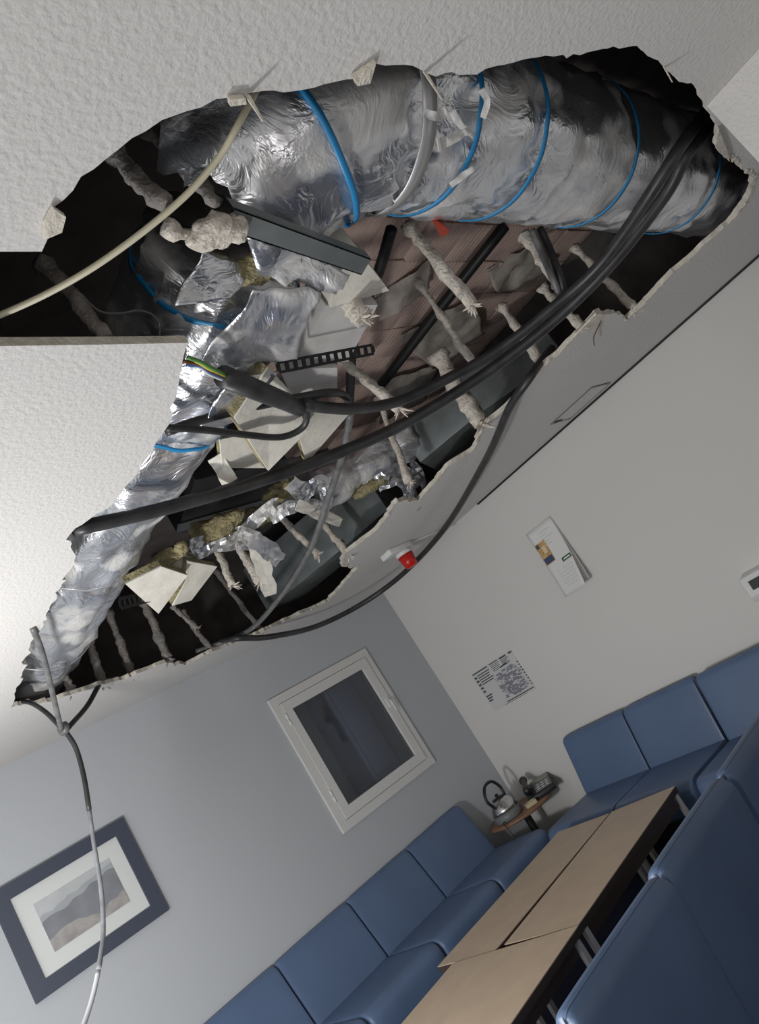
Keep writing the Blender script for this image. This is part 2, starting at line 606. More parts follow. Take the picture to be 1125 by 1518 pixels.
rm.box(2.2, 5.2, YB + 0.1, YB + 0.8, 0.55, 0.6)
rm.box(2.2, 5.2, YB + 0.1, YB + 0.8, 3.0, 3.05)
tag(rm.build('wall_beyond', 'dark_room'), 'dark room behind the window glass', kind='structure')
lk = thing('upright', 'blue locker dimly seen through the window glass', 'upright', (3.9, YB + 0.45, 0.6))  # upright box that makes the bluish band in the pane
MB().box(3.70, 4.02, YB + 0.40, YB + 0.74, 0.605, 2.13).build('body', 'upright_blue', lk, bevel=0.02)
MB().box(3.73, 3.99, YB + 0.385, YB + 0.399, 0.7, 2.09).build('front_panel', 'upright_blue', lk, bevel=0.004)

# ------------------------------------------------------------------ framed picture
PX0, PX1, PZ0, PZ1 = 0.905, 1.68, 1.412, 2.008
pic = thing('framed_picture', 'dark framed mountain print with a wide white mat', 'picture', (1.29, YB - 0.01, PZ0))
ringframe(PX0, PX1, PZ0, PZ1, 0.078, YB - 0.03, YB - 0.002).build('frame', 'frame_dark', pic)
MB().box(PX0 + .07, PX1 - .07, YB - 0.012, YB - 0.006, PZ0 + .07, PZ1 - .07).build('mat', 'mat_board', pic)
ax0, ax1, az0, az1 = 1.075, 1.515, 1.575, 1.845
pr = MB().box(ax0, ax1, YB - 0.0145, YB - 0.0125, az0, az1)
print_o = pr.build('print', 'print_sky', pic)


def ridge(f, y, mname, z0=None):
    pts = []
    n = 24
    for k in range(n + 1):
        u = k / n
        pts.append((ax0 + (ax1 - ax0) * u, y, f(u)))
    lo = z0 or (lambda u: az0)
    low = [(ax0 + (ax1 - ax0) * k / n, y, lo(k / n)) for k in range(n + 1)]
    mb = MB()
    for k in range(n):
        mb.prism([low[k], low[k + 1], pts[k + 1], pts[k]], (0, 0.0008, 0))
    mb.build('print_layer', mname, print_o)


dz = az1 - az0
ridge(lambda u: az0 + dz * (0.70 + 0.20 * u + 0.06 * noise.noise(V((u * 9, 0, 0)))), YB - 0.0155, 'print_far')
ridge(lambda u: az0 + dz * (0.60 + 0.17 * u + 0.13 * noise.noise(V((u * 5, 3, 0)))), YB - 0.0165, 'print_mount')
ridge(lambda u: az0 + dz * (0.24 + 0.07 * math.sin(u * 7) + 0.06 * noise.noise(V((u * 7, 6, 0)))), YB - 0.0175, 'print_mist')

# ------------------------------------------------------------------ modular seats
def make_seat():
    """faces -Y, back at y=+; origin floor centre"""
    root = thing('modular_seat', '', 'seat')
    W = 0.605
    # seat cushion: rounded front profile extruded over the width
    def cushion(prof, name, crown=0.012, nx=10):
        mb = MB()
        n = len(prof)
        cx = sum(p[0] for p in prof) / n
        cz = sum(p[1] for p in prof) / n
        secs = [(-W / 2 + 0.004, .955), (-W / 2 + .012, .985)] + [(-W / 2 + .025 + (W - .05) * k / nx, 1.0) for k in range(nx + 1)] + [(W / 2 - .012, .985), (W / 2 - .004, .955)]
        vs = []
        for (x, s_) in secs:
            bul = 1.0 - (2 * x / W) ** 4
            for (y, z) in prof:
                k = s_ + crown * bul
                vs.append((x, cx + (y - cx) * k, cz + (z - cz) * k))
        fs = []
        for i in range(len(secs) - 1):
            for k in range(n):
                k2 = (k + 1) % n
                fs.append((i * n + k, i * n + k2, (i + 1) * n + k2, (i + 1) * n + k))
        fs.append(tuple(range(n))[::-1])
        fs.append(tuple(range((len(secs) - 1) * n, len(secs) * n)))
        mb.add(vs, fs, 0, True)
        o = mb.build(name, 'leather', root)
        o.data.set_sharp_from_angle(angle=math.radians(50))
        return o

    def rnd(pts, r, n=5):
        out = []
        m = len(pts)
        for i in range(m):
            p, a, b_ = V(pts[i]), V(pts[i - 1]), V(pts[(i + 1) % m])
            rr = r[i]
            s0, s1 = p + (a - p).normalized() * rr, p + (b_ - p).normalized() * rr
            for k in range(n + 1):
                t = k / n
                out.append(tuple((s0 * (1 - t) ** 2 + p * 2 * t * (1 - t) + s1 * t * t)))
        return out
    seat = rnd([(-0.36, 0.25), (0.27, 0.25), (0.27, 0.415), (-0.37, 0.445)], [0.04, 0.02, 0.02, 0.09])
    cushion(seat, 'seat_cushion')
    back = rnd([(0.20, 0.40), (0.34, 0.26), (0.40, 0.80), (0.315, 0.82)], [0.03, 0.03, 0.05, 0.05])
    cushion(back, 'backrest')
    MB().box(-W / 2 + .03, W / 2 - .03, -0.30, 0.30, 0.17, 0.25).build('base_frame', 'black_metal', root)
    for sx in (-1, 1):
        for y in (-0.31, 0.27):
            MB().box(sx * (W / 2 - .045) - .012, sx * (W / 2 - .045) + .012, y - .02, y + .02, 0.002, 0.25).build('leg', 'chrome', root)
    return root


def copy_tree(o, parent=None):
    c = o.copy()
    C.objects.link(c)
    if parent is not None:
        c.parent = parent
    for ch in list(o.children):
        copy_tree(ch, c)
    return c


proto = make_seat()
first = True
def place(x, y, rz, label, group):
    global first
    o = proto if first else copy_tree(proto)
    first = False
    o.location = (x, y, 0)
    o.rotation_euler = (0, 0, rz)
    tag(o, label, 'seat', group)


GB = 'blue seats along the window wall'
xs = 3.585
for k, lab in enumerate(('blue leather armless seat under the window, next to the corner table',
                         'second blue leather seat from the corner table, under the window',
                         'third blue leather seat from the corner table along the window wall',
                         'fourth blue leather seat from the corner table, near the framed picture')):
    place(xs - 0.612 * k, 4.36, 0, lab, GB)
GR = 'blue seats along the calendar wall'
for k, lab in enumerate(('blue leather armless seat below the printed notice, beside the telephone',
                         'blue leather armless seat against the calendar wall, middle of its row',
                         'blue leather seat on the calendar wall set slightly away from its neighbour')):
    place(4.10 - (0.05 if k == 2 else 0), 3.59 - 0.612 * k - (0.035 if k == 2 else 0), -math.pi / 2, lab, GR)
GF = 'blue seats with their backs turned, across the tables'
for k, lab in enumerate(('blue leather seat seen from behind, at the open end of the joined tables',
                         'blue leather seat seen from behind, facing the twin tables',
                         'blue leather seat seen from behind, close to the calendar wall row')):
    place(1.61 + 0.63 * k, 2.05 - (0.03 if k == 0 else 0), math.pi, lab, GF)

# ------------------------------------------------------------------ tables
def table(label, corners, ztop, legs, grp):
    cs = [V((x, y, 0)) for x, y in corners]
    ctr = sum(cs, V()) / 4
    t = thing('coffee_table', label, 'table', (ctr.x, ctr.y, 0), grp)
    top = MB()
    top.prism([c + V((0, 0, ztop - 0.004)) for c in cs], (0, 0, 0.004), 0)
    top.build('table_top', 'beech', t)
    MB().prism([c + V((0, 0, ztop - 0.034)) for c in cs], (0, 0, 0.0295)).build('edge_band', 'table_edge', t)
    ins = [c.lerp(ctr, 0.10) for c in cs]
    ap = MB()
    for i in range(4):
        a, b_ = ins[i], ins[(i + 1) % 4]
        d = (b_ - a).normalized()
        nn = V((-d.y, d.x, 0)) * 0.012
        ap.prism([a - nn + V((0, 0, ztop - .09)), b_ - nn + V((0, 0, ztop - .09)), b_ + nn + V((0, 0, ztop - .09)), a + nn + V((0, 0, ztop - .09))], (0, 0, 0.055))
    ap.build('apron', 'table_edge', t)
    for c in cs:
        p = c.lerp(ctr, 0.06)
        MB().box(p.x - .013, p.x + .013, p.y - .013, p.y + .013, 0.001, ztop - 0.035).build('leg', 'chrome', t)
    return t


table('long beech-topped low table on the window side of the twin tables', [(2.32, 3.14), (3.57, 3.155), (3.56, 3.59), (2.30, 3.575)], 0.48, None, 'low tables pushed together')
table('long beech-topped low table on the side of the seats seen from behind', [(2.39, 2.62), (3.63, 2.69), (3.58, 3.14), (2.37, 3.10)], 0.48, None, 'low tables pushed together')
table('wide beech-topped low table butted against the end of the twin tables', [(1.15, 2.52), (2.375, 2.60), (2.285, 3.42), (1.08, 3.36)], 0.488, None, 'low tables pushed together')

# corner table with kettle and telephone
ct = thing('corner_table', 'small round wooden corner table between the two seat rows', 'table', (4.23, 4.46, 0))
mb = MB().lathe([(0.265, 0.49), (0.285, 0.495), (0.285, 0.515), (0.275, 0.52)], (4.22, 4.47, 0), 36)
mb.build('table_top', 'wood_red', ct)
MB().lathe([(0.03, 0.03), (0.03, 0.496)], (4.23, 4.46, 0), 16).build('leg', 'black_metal', ct)
MB().lathe([(0.18, 0.002), (0.18, 0.015), (0.03, 0.03)], (4.23, 4.46, 0), 24).build('base', 'black_metal', ct)
kx, ky = 4.08, 4.46
kt = thing('kettle', 'silver kettle with black arched handle on the corner table', 'kettle', (kx, ky, 0.52))
MB().lathe([(0.105, 0.522), (0.115, 0.53), (0.118, 0.555), (0.112, 0.585)], (kx, ky, 0), 28).build('base_ring', 'grey_plastic', kt)
MB().lathe([(0.112, 0.5855), (0.105, 0.61), (0.088, 0.65), (0.055, 0.678), (0.02, 0.685)], (kx, ky, 0), 28).build('body', 'steel', kt)
MB().lathe([(0.055, 0.676), (0.05, 0.69), (0.015, 0.695), (0.015, 0.715), (0.006, 0.72)], (kx, ky, 0), 20).build('lid', 'black_plastic', kt)
MB().tube(smooth([(kx - 0.09, ky - 0.01, 0.645), (kx - 0.125, ky - 0.01, 0.73), (kx - 0.07, ky - 0.01, 0.81), (kx + 0.03, ky, 0.81), (kx + 0.08, ky, 0.74), (kx + 0.075, ky, 0.665)], 5), 0.012, 10).build('handle', 'black_plastic', kt)
MB().tube([(kx + 0.05, ky + .06, 0.60), (kx + 0.09, ky + .11, 0.645), (kx + 0.10, ky + .125, 0.65)], [0.025, 0.014, 0.012], 10).build('spout', 'steel', kt)
MB().tube(smooth([(kx - .095, ky - .03, .54), (kx - .15, ky - .06, .535), (kx - .17, ky - .10, .5), (kx - .17, ky - .11, .42)], 5), 0.004, 6).build('cord', 'black_plastic', kt)
ph = thing('telephone', 'black desk telephone with grey keypad on the corner table', 'telephone', (4.36, 4.33, 0.52))
mb = MB().prism([(0, -.09, 0.002), (0, .09, 0.002), (0, .09, 0.075), (0, -.09, 0.03)], (0.19, 0, 0))
def turned(mb, ox, oy, oz, a, k=1.25):
    ca, sa = math.cos(a), math.sin(a)
    mb.v = [(ox + k * (x * ca - y * sa), oy + k * (x * sa + y * ca), oz + z * k) for x, y, z in mb.v]
    return mb
PA = -0.85
turned(mb, 4.275, 4.39, 0.52, PA).build('body', 'black_plastic', ph, bevel=0.006)
turned(MB().prism([(0.07, -.07, 0.037), (0.18, -.07, 0.037), (0.18, .03, 0.062), (0.07, .03, 0.062)], (0, 0, 0.005)), 4.275, 4.39, 0.52, PA).build('keypad', 'grey_plastic', ph)
turned(MB().prism([(0.07, .04, 0.066), (0.18, .04, 0.066), (0.18, .08, 0.077), (0.07, .08, 0.077)], (0, 0, 0.005)), 4.275, 4.39, 0.52, PA).build('display', 'screen_green', ph)
hs = MB().tube(smooth([(.03, -.10, .07), (.03, -.06, .088), (.03, 0, .10), (.03, .06, .112), (.03, .10, .11)], 4), [.026] * 4 + [.018] * 8 + [.026] * 5, 10)
turned(hs, 4.275, 4.39, 0.52, PA).build('handset', 'black_plastic', ph)
for r_ in range(3):
    for c_ in range(3):
        turned(MB().box(.085 + c_ * .03, .105 + c_ * .03, -.06 + r_ * .028, -.042 + r_ * .028, .040 + .007 * r_, .0475 + .007 * r_), 4.275, 4.39, .52, PA).build('key', 'ink_pale', ph)
bx = thing('pencil_box', 'small open wooden tray between kettle and telephone', 'tray', (4.17, 4.285, 0.52))
mb = MB().box(-.05, .05, -.035, .035, .002, .006)
for a in ((-.05, .05, -.035, -.030), (-.05, .05, .030, .035), (-.05, -.045, -.03, .03), (.045, .05, -.03, .03)):
    mb.box(*a, .006, .035)
turned(mb, 4.17, 4.285, .52, -.6, .9).build('tray', 'wood_pale', bx)

# ------------------------------------------------------------------ calendar, notice, dispenser, frame corner
def wall_pt(y, z, off):
    return V((XR - off, y, z))


cal = thing('wall_calendar', 'white wall calendar with curling pages and a small photo', 'calendar', wall_pt(3.0, 1.68, 0.005))
ctop = [(813, 762), (783, 796)]
a1, b1 = UX(813, 762, XR - .004), UX(783, 797, XR - .004)
yr, yl = a1.y, b1.y
zt, zb = 2.185, 1.655
def page(curl, off0, zlo, y0, y1, name, skew=0.0):
    nx, nz = 8, 14
    mb = MB()
    vs = []
    for th in (0, -0.0015):
        for j in range(nz + 1):
            w = j / nz
            for i in range(nx + 1):
                u = i / nx
                off = off0 + curl * (w ** 1.6) * (0.35 + 0.65 * u) + th
                vs.append(wall_pt(y0 + (y1 - y0) * u + skew * w, zt + (zlo - zt) * w, off))
    W_ = nx + 1
    n1_ = W_ * (nz + 1)
    fs = []
    for j in range(nz):
        for i in range(nx):
            a = j * W_ + i
            fs += [(a, a + 1, a + 1 + W_, a + W_), (n1_ + a, n1_ + a + W_, n1_ + a + 1 + W_, n1_ + a + 1)]
    for i in range(nx):
        fs.append((i, n1_ + i, n1_ + i + 1, i + 1)); a = nz * W_ + i; fs.append((a, a + 1, n1_ + a + 1, n1_ + a))
    for j in range(nz):
        a = j * W_; fs.append((a, a + W_, n1_ + a + W_, n1_ + a)); a += nx; fs.append((a, n1_ + a, n1_ + a + W_, a + W_))
    mb.add(vs, fs, 0, True)
    return mb.build(name, 'paper', cal)


page(0.05, 0.006, zb + 0.02, yl, yr, 'back_page', 0.0)
pg = page(0.135, 0.010, zb, yl, yr, 'front_page', 0.0)


def onpage(u, w, lift=0.0015):
    off = 0.010 + 0.135 * (w ** 1.6) * (0.35 + 0.65 * u) + lift
    return wall_pt(yl + (yr - yl) * u, zt + (zb - zt) * w, off)


def patch(u0, u1, w0, w1, mname, name, lift=0.0015, par=None):
    n = 4
    vs = []
    for L in (lift, lift - 0.001):
        for j in range(n + 1):
            for i in range(n + 1):
                vs.append(onpage(u0 + (u1 - u0) * i / n, w0 + (w1 - w0) * j / n, L))
    W_ = n + 1
    q = W_ * W_
    fs = []
    for j in range(n):
        for i in range(n):
            a = j * W_ + i
            fs += [(a, a + 1, a + 1 + W_, a + W_), (q + a, q + a + W_, q + a + 1 + W_, q + a + 1)]
    return MB().add(vs, fs).build(name, mname, par or pg)


patch(0.03, 0.42, 0.20, 0.52, 'photo_tan', 'photo')
patch(0.05, 0.40, 0.42, 0.51, 'photo_blue', 'photo_detail', 0.0022)
patch(0.04, 0.16, 0.21, 0.27, 'ink', 'photo_detail', 0.0022)
patch(0.20, 0.33, 0.27, 0.37, 'photo_pale', 'photo_detail', 0.0022)
patch(0.62, 0.98, 0.545, 0.60, 'ink_green', 'label_strip')
patch(0.68, 0.94, 0.563, 0.583, 'paper', 'label_lettering', 0.0022)
mbk = MB()
for r_ in range(6):
    for c_ in range(6):
        if random.random() < 0.12: continue
        u, w = 0.30 + c_ * 0.105, 0.66 + r_ * 0.045
        p = [onpage(u, w), onpage(u + .045, w), onpage(u + .045, w + .014), onpage(u, w + .014)]
        mbk.prism(p, (-0.0005, 0, 0))
for r_ in range(5):
    u, w = 0.36, 0.10 + r_ * 0.045
    e = random.uniform(.2, .5)
    mbk.prism([onpage(u, w), onpage(u + e, w), onpage(u + e, w + .01), onpage(u, w + .01)], (-0.0005, 0, 0))
mbk.build('printed_dates', 'ink_pale', pg)

no = thing('paper_notice', 'sheet of printed notices with a grey plan taped to the wall', 'notice', wall_pt(4.14, 1.2, 0.003))
ny0, ny1, nz0, nz1 = 4.41, 3.90, 1.205, 1.555
MB().box(XR - .003, XR - .001, ny1, ny0, nz0, nz1).build('sheet', 'notice_paper', no)
def nrect(u0, u1, w0, w1, mb, off=0.0035):
    mb.box(XR - off - .0006, XR - off, ny0 + (ny1 - ny0) * u1, ny0 + (ny1 - ny0) * u0, nz1 + (nz0 - nz1) * w1, nz1 + (nz0 - nz1) * w0)
mb = MB()
for (u0, u1, w0, w1) in ((0.02, 0.40, 0.02, 0.05), (0.45, 0.66, .02, .045), (0.70, 0.86, .02, .06), (.92, 1.0, .02, .06)):
    nrect(u0, u1, w0, w1, mb)
for k in range(5):
    nrect(0.10, 0.40 - .02 * (k % 3), 0.10 + .055 * k, 0.125 + .055 * k, mb)
    nrect(0.02, 0.08, 0.11 + .09 * k, 0.16 + .09 * k, mb)
    nrect(0.46, 0.66 - .03 * (k % 2), 0.07 + .035 * k, 0.083 + .035 * k, mb)
    nrect(0.70, 0.88 - .03 * (k % 3), 0.085 + .03 * k, 0.10 + .03 * k, mb)
for k in range(3):
    nrect(0.02, 0.16 - .02 * k, 0.60 + .06 * k, 0.635 + .06 * k, mb)
nrect(0.34, 0.98, 0.93, 0.955, mb)
nrect(0.28, 0.80, 0.975, 0.985, mb)
for k in range(9):
    nrect(0.97, 1.0, .28 + .07 * k, .31 + .07 * k, mb)
mb.build('printed_text', 'ink', no)
mb = MB()
for k in range(150):
    u, w = random.uniform(.36, .90), random.uniform(.27, .86)
    if u < .42 and w < .5: continue
    nrect(u, u + random.uniform(.02, .09), w, w + random.uniform(.012, .05), mb, 0.0042 + .00001 * k)
for k in range(90):
    u, w = random.uniform(.36, .90), random.uniform(.27, .86)
    nrect(u, u + random.uniform(.01, .06), w, w + .01, mb, 0.0062 + .00002 * k)
mb.build('printed_plan', 'ink_grey', no)
mb = MB()
nrect(.62, .78, .19, .22, mb); mb.build('green_heading', 'ink_green', no)

dp = thing('wall_dispenser', 'white wall-mounted box with a dark display beside the calendar wall', 'dispenser', (4.47, 1.8, 1.02))
mb = MB().prism([(XR - .001, 2.035, 1.03), (XR - .001, 2.035, 1.20), (XR - .09, 2.035, 1.185), (XR - .11, 2.035, 1.07), (XR - .09, 2.035, 1.03)], (0, -.25, 0))
mb.build('housing', 'white_plastic', dp, bevel=0.006)
MB().prism([(XR - .113, 1.99, 1.10), (XR - .102, 1.99, 1.155), (XR - .102, 1.85, 1.155), (XR - .113, 1.85, 1.10)], (-.003, 0, 0)).build('display', 'black_plastic', dp)
wf = MB().box(4.36, 4.50, 1.75, 2.06, 0.85, 0.89)
wf.box(4.37, 4.40, 1.75, 2.05, 0.835, 0.85)
tag(wf.build('wooden_tray', 'wood_pale'), 'pale wooden tray lying on the seat backs below the dispenser', 'tray')

# ------------------------------------------------------------------ ceiling fixtures: alarm beacon and access plate
bc = U(588, 812)
be = thing('alarm_beacon', 'red lensed alarm beacon hanging from the ceiling strip', 'beacon', bc)
MB().box(bc.x - .14, bc.x + .10, bc.y - .06, bc.y + .06, ZC - .045, ZC - .001).build('base', 'white_plastic', be, bevel=0.008)
MB().lathe([(.062, -.075), (.066, -.046)], (bc.x + .03, bc.y, ZC), 24).build('collar', 'white_plastic', be)
MB().lathe([(.03, -.175), (.046, -.168), (.062, -.076)], (bc.x + .03, bc.y, ZC), 24).build('lens', 'red_lens', be)
MB().box(bc.x + .10, XR - .015, bc.y - .012, bc.y + .012, ZC - .013, ZC - .001).build('conduit', 'white_plastic', be, bevel=0.003)
hp = [U(830, 620), U(876, 573), U(894, 572), U(849, 618)]
x0, x1 = 4.17, 4.43
ap = thing('access_plate', 'slim rectangular access plate in the ceiling beside the wall gap', 'access plate', (4.3, 2.07, ZC))
ringo = MB()
for a in ((x0, x1, 1.90, 1.912), (x0, x1, 2.258, 2.27), (x0, x0 + .012, 1.912, 2.258), (x1 - .012, x1, 1.912, 2.258)):
    ringo.box(*a, ZC - .006, ZC - .0005)
ringo.build('plate_frame', 'grey_plastic', ap)
MB().box(x0 + .014, x1 - .014, 1.914, 2.256, ZC - .004, ZC - .0005).build('plate', 'ceiling_paint', ap)
MB().box(x0 + .02, x0 + .10, 2.235, 2.25, ZC - .012, ZC - .0045).build('latch', 'black_plastic', ap)

# ------------------------------------------------------------------ above the ceiling: foil wrapped ducts
R1 = 0.245
Z1, Z2 = ZC + 0.315, ZC + 0.315
Y1, X2 = 0.715, 1.20
EL = 0.36


def jacket(path, r, name, parent, pinch=(), seg=64, amp=0.02, seed=0.0, rag=0.0):
    n = len(path)
    mb = MB()
    T = [(path[min(i + 1, n - 1)] - path[max(i - 1, 0)]).normalized() for i in range(n)]
    s_ = [0.0]
    for i in range(1, n):
        s_.append(s_[-1] + (path[i] - path[i - 1]).length)
    vs = []
    for i in range(n):
        u = V((0, 0, 1))
        u = (u - T[i] * u.dot(T[i])).normalized()
        w = T[i].cross(u)
        pn = sum(math.exp(-((s_[i] - p) / 0.035) ** 2) for p in pinch)
        wr = sum(math.exp(-((s_[i] - p) / 0.12) ** 2) for p in pinch)
        for k in range(seg):
            a = 2 * math.pi * k / seg
            d = u * math.cos(a) + w * math.sin(a)
            q = V((s_[i] * 3.0 + seed, math.cos(a) * 1.6, math.sin(a) * 1.6))
            rad = r * (1 + 0.05 * noise.noise(q * 0.8)) + amp * (noise.noise(q * 2.2) + 0.4 * noise.noise(q * 5))
            rad += -0.022 * pn + 0.022 * wr * noise.noise(V((s_[i] * 2, a * 9, seed)))
            if d.z < 0: rad *= 1 + 0.03 * d.z
            pos = path[i] + d * rad
            if rag and i >= n - 3:
                e = (i - n + 4) / 3
                pos = pos + T[i] * rag * e * (noise.noise(d * 3.1) + 0.7 * noise.noise(d * 9)) + d * 0.02 * e * noise.noise(d * 7)
            vs.append(pos)
    fs = []
    for i in range(n - 1):
        for k in range(seg):
            k2 = (k + 1) % seg
            fs.append((i * seg + k, i * seg + k2, (i + 1) * seg + k2, (i + 1) * seg + k))
    fs.append(tuple(range(seg))[::-1])
    if not rag:
        fs.append(tuple(range((n - 1) * seg, n * seg)))
    mb.add(vs, fs, 0, True)
    o = mb.build(name, 'foil', parent)
    return o, s_, T


def band(path, s_, T, s0, r, w, mname, name, parent, tilt=0.0, wob=0.004):
    """a flat band strapped round the duct at arc length s0"""
    i = min(range(len(s_)), key=lambda k: abs(s_[k] - s0))
    t = T[i]
    u = V((0, 0, 1)); u = (u - t * u.dot(t)).normalized()
    v = t.cross(u)
    seg = 56
    vs = []
    for k in range(seg):
        a = 2 * math.pi * k / seg
        d = u * math.cos(a) + v * math.sin(a)
        c = path[i] + t * (tilt * math.cos(a + .6) + wob * noise.noise(d * 3))
        for (rr, ww) in ((r, -w / 2), (r + .004, -w / 2), (r + .004, w / 2), (r, w / 2)):
            vs.append(c + d * rr + t * ww)
    fs = []
    for k in range(seg):
        k2 = (k + 1) % seg
        for e in range(4):
            e2 = (e + 1) % 4
            fs.append((k * 4 + e, k * 4 + e2, k2 * 4 + e2, k2 * 4 + e))
    MB().add(vs, fs, 0, True).build(name, mname, parent)


# run along X then the bend
p1 = [V((4.35 - (4.35 - (X2 + EL)) * k / 70, Y1, Z1)) for k in range(71)]
for k in range(1, 22):
    a = math.radians(72) * k / 21
    p1.append(V((X2 + EL - EL * math.sin(a), Y1 + EL * (1 - math.cos(a)), Z1 - 0.02 * k / 21)))
d1 = thing('insulated_duct', 'wide foil-wrapped duct with blue straps crossing the top of the hole', 'duct', (2.5, Y1, ZC))
def s_at(x):
    return 4.35 - x
sx = [s_at(1.66), s_at(1.98), s_at(2.6), s_at(3.4)]
j1, s1, T1 = jacket(p1, R1, 'foil_jacket', d1, pinch=sx + [s_at(1.50), s_at(2.25)], seed=2, rag=0.09)
MB().tube(p1[-14:-3], R1 * 0.86, 28, rough=0.06, rs=16).build('wool_core', 'wool', d1)
for q in sx:
    band(p1, s1, T1, q, R1 - .002, 0.018, 'strap_blue', 'strap', d1)
band(p1, s1, T1, s1[-1] - 0.20, R1 + .002, 0.016, 'strap_blue', 'strap', d1, 0.02)
band(p1, s1, T1, s_at(1.50), R1 + .003, 0.045, 'tape_silver', 'joint_tape', d1)
X2 = 1.30
p2 = [V((X2 + 0.02 * math.sin(k * .13), 1.16 + (4.62 - 1.16) * k / 90, Z2 - 0.02)) for k in range(91)]
d2 = thing('insulated_duct', 'foil-wrapped duct running along the textured ceiling edge toward the picture wall', 'duct', (X2, 2.8, ZC))
pin2 = [0.03, 0.62, 1.55, 2.4]
j2, s2, T2 = jacket(p2, R1 - .01, 'foil_jacket', d2, pinch=pin2, seed=9, amp=0.028)
for q in (0.06, 0.62):
    band(p2, s2, T2, q, R1 - .012, 0.016, 'strap_blue', 'strap', d2, 0.02, 0.02)
for q in (1.55, 2.4):
    band(p2, s2, T2, q, R1 - .016, 0.012, 'tape_silver', 'joint_tape', d2, 0.02, 0.02)

# small foil duct stub, torn
a, b_ = U(472, 727, .30), U(604, 650, .34)
p3 = [a.lerp(b_, k / 24) for k in range(25)]
d3 = thing('insulated_duct', 'short torn foil duct stub between the hanging cables', 'duct', a)
jacket(p3, 0.125, 'foil_jacket', d3, pinch=[.2, .5], seg=36, amp=0.03, seed=4)

# torn foil shreds
def shred(pts, w, mname='foil', amp=0.012, name='foil_shred', sd=0.0):
    """twisted ribbon through pts"""
    P = smooth(pts, 6)
    mb = MB()
    n = len(P)
    vs = []
    for i in range(n):
        t = (P[min(i + 1, n - 1)] - P[max(0, i - 1)]).normalized()
        vd = (P[i] - CAM).normalized()
        s_ = t.cross(vd).normalized()
        tw = 0.7 * noise.noise(P[i] * 5 + V((sd, 0, 0)))
        s_ = (s_ * math.cos(tw) + vd * math.sin(tw))
        nn = t.cross(s_)
        ww = w * (1 + 0.5 * noise.noise(P[i] * 13 + V((0, sd, 0))))
        for k in range(5):
            q = P[i] + s_ * ww * (k / 4 - .5)
            q = q + nn * amp * 2 * noise.noise(q * 40)
            vs.append(q)
        for k in range(5):
            vs.append(vs[i * 10 + k] + nn * 0.003)
    fs = []
    for i in range(n - 1):
        o, p = i * 10, (i + 1) * 10
        for k in range(4):
            fs += [(o + k, o + k + 1, p + k + 1, p + k), (o + 5 + k, p + 5 + k, p + 6 + k, o + 6 + k)]
        fs += [(o, p, p + 5, o + 5), (o + 4, o + 9, p + 9, p + 4)]
    fs += [(0, 5, 6, 1), (1, 6, 7, 2), (2, 7, 8, 3), (3, 8, 9, 4)]
    o = (n - 1) * 10
    fs += [(o + k, o + k + 1, o + k + 6, o + k + 5) for k in range(4)]
    mb.add(vs, fs, 0, False)
    return mb.build(name, mname)


GS = 'torn foil shreds'
SHL = ['wide crumpled foil shred on the end of the small torn duct', 'long narrow foil shred hanging lowest below the small torn duct',
       'slender curled foil shred beside the lumpy plaster hanger end', 'short crumpled foil shred above the dark steel duct joint',
       'bright foil shred pointing at the cream tape end', 'crinkled foil shred wrapped at the yellow wool clump by the grey cable',
       'foil shred lying over the broken cream boards', 'foil shred rising along the ragged wool toward the thick cable',
       'wide folded foil strip above the flat cream tape', 'small foil shred between the cream boards and the cream tape']
for i, (pts, w) in enumerate([
    ([(536, 715, .22), (570, 700, .20), (600, 705, .16), (618, 722, .10)], .10),
    ([(585, 650, .34), (598, 690, .22), (608, 725, .10), (617, 757, 0.0)], .06),
    ([(610, 685, .22), (624, 705, .14), (630, 738, .04)], .045),
    ([(560, 720, .2), (590, 712, .16), (606, 730, .08), (600, 748, .03)], .07),
    ([(400, 768, .12), (430, 752, .12), (460, 750, .10), (486, 748, .08)], .07),
    ([(430, 716, .20), (450, 728, .18), (476, 716, .18), (486, 735, .14)], .09),
    ([(268, 826, .14), (300, 810, .14), (335, 800, .14), (352, 796, .13)], .09),
    ([(330, 800, .14), (362, 785, .14), (400, 752, .16), (412, 748, .16)], .07),
    ([(352, 788, .12), (376, 800, .08), (398, 815, .05), (416, 832, .02)], .085),
    ([(300, 815, .13), (340, 806, .11), (372, 806, .10)], .06),
]):
    o = shred([U(*p) for p in pts], w, sd=i * 3.1, amp=.012)
    tag(o, SHL[i], 'foil shred', GS)

for i, (pts, w) in enumerate([([(628, 165, .075), (645, 172, .07), (662, 165, .07)], .035), ([(668, 160, .075), (682, 185, .07), (700, 200, .065)], .03),
                              ([(648, 215, .06), (668, 208, .06), (690, 196, .06)], .045), ([(712, 130, .09), (722, 150, .08), (716, 175, .075)], .03),
                              ([(668, 275, .055), (684, 262, .055), (700, 250, .055)], .04)]):
    o = shred([U(*p) for p in pts], w * .5, 'grey_white', .006, 'plaster_smear', i * 1.7)
    o.parent = d1
    o.matrix_parent_inverse = Matrix.Translation(-d1.location)

# white flap of foil, pulled loose at the bend
fl = MB().sheet([U(298, 368, .12), U(378, 398, .10), U(338, 446, .03), U(258, 452, .05)], 14, 12, .012, 9, .004, seed=2)
tag(fl.build('foil_flap', 'foil'), 'loose square flap of foil below the duct bend', 'foil flap')

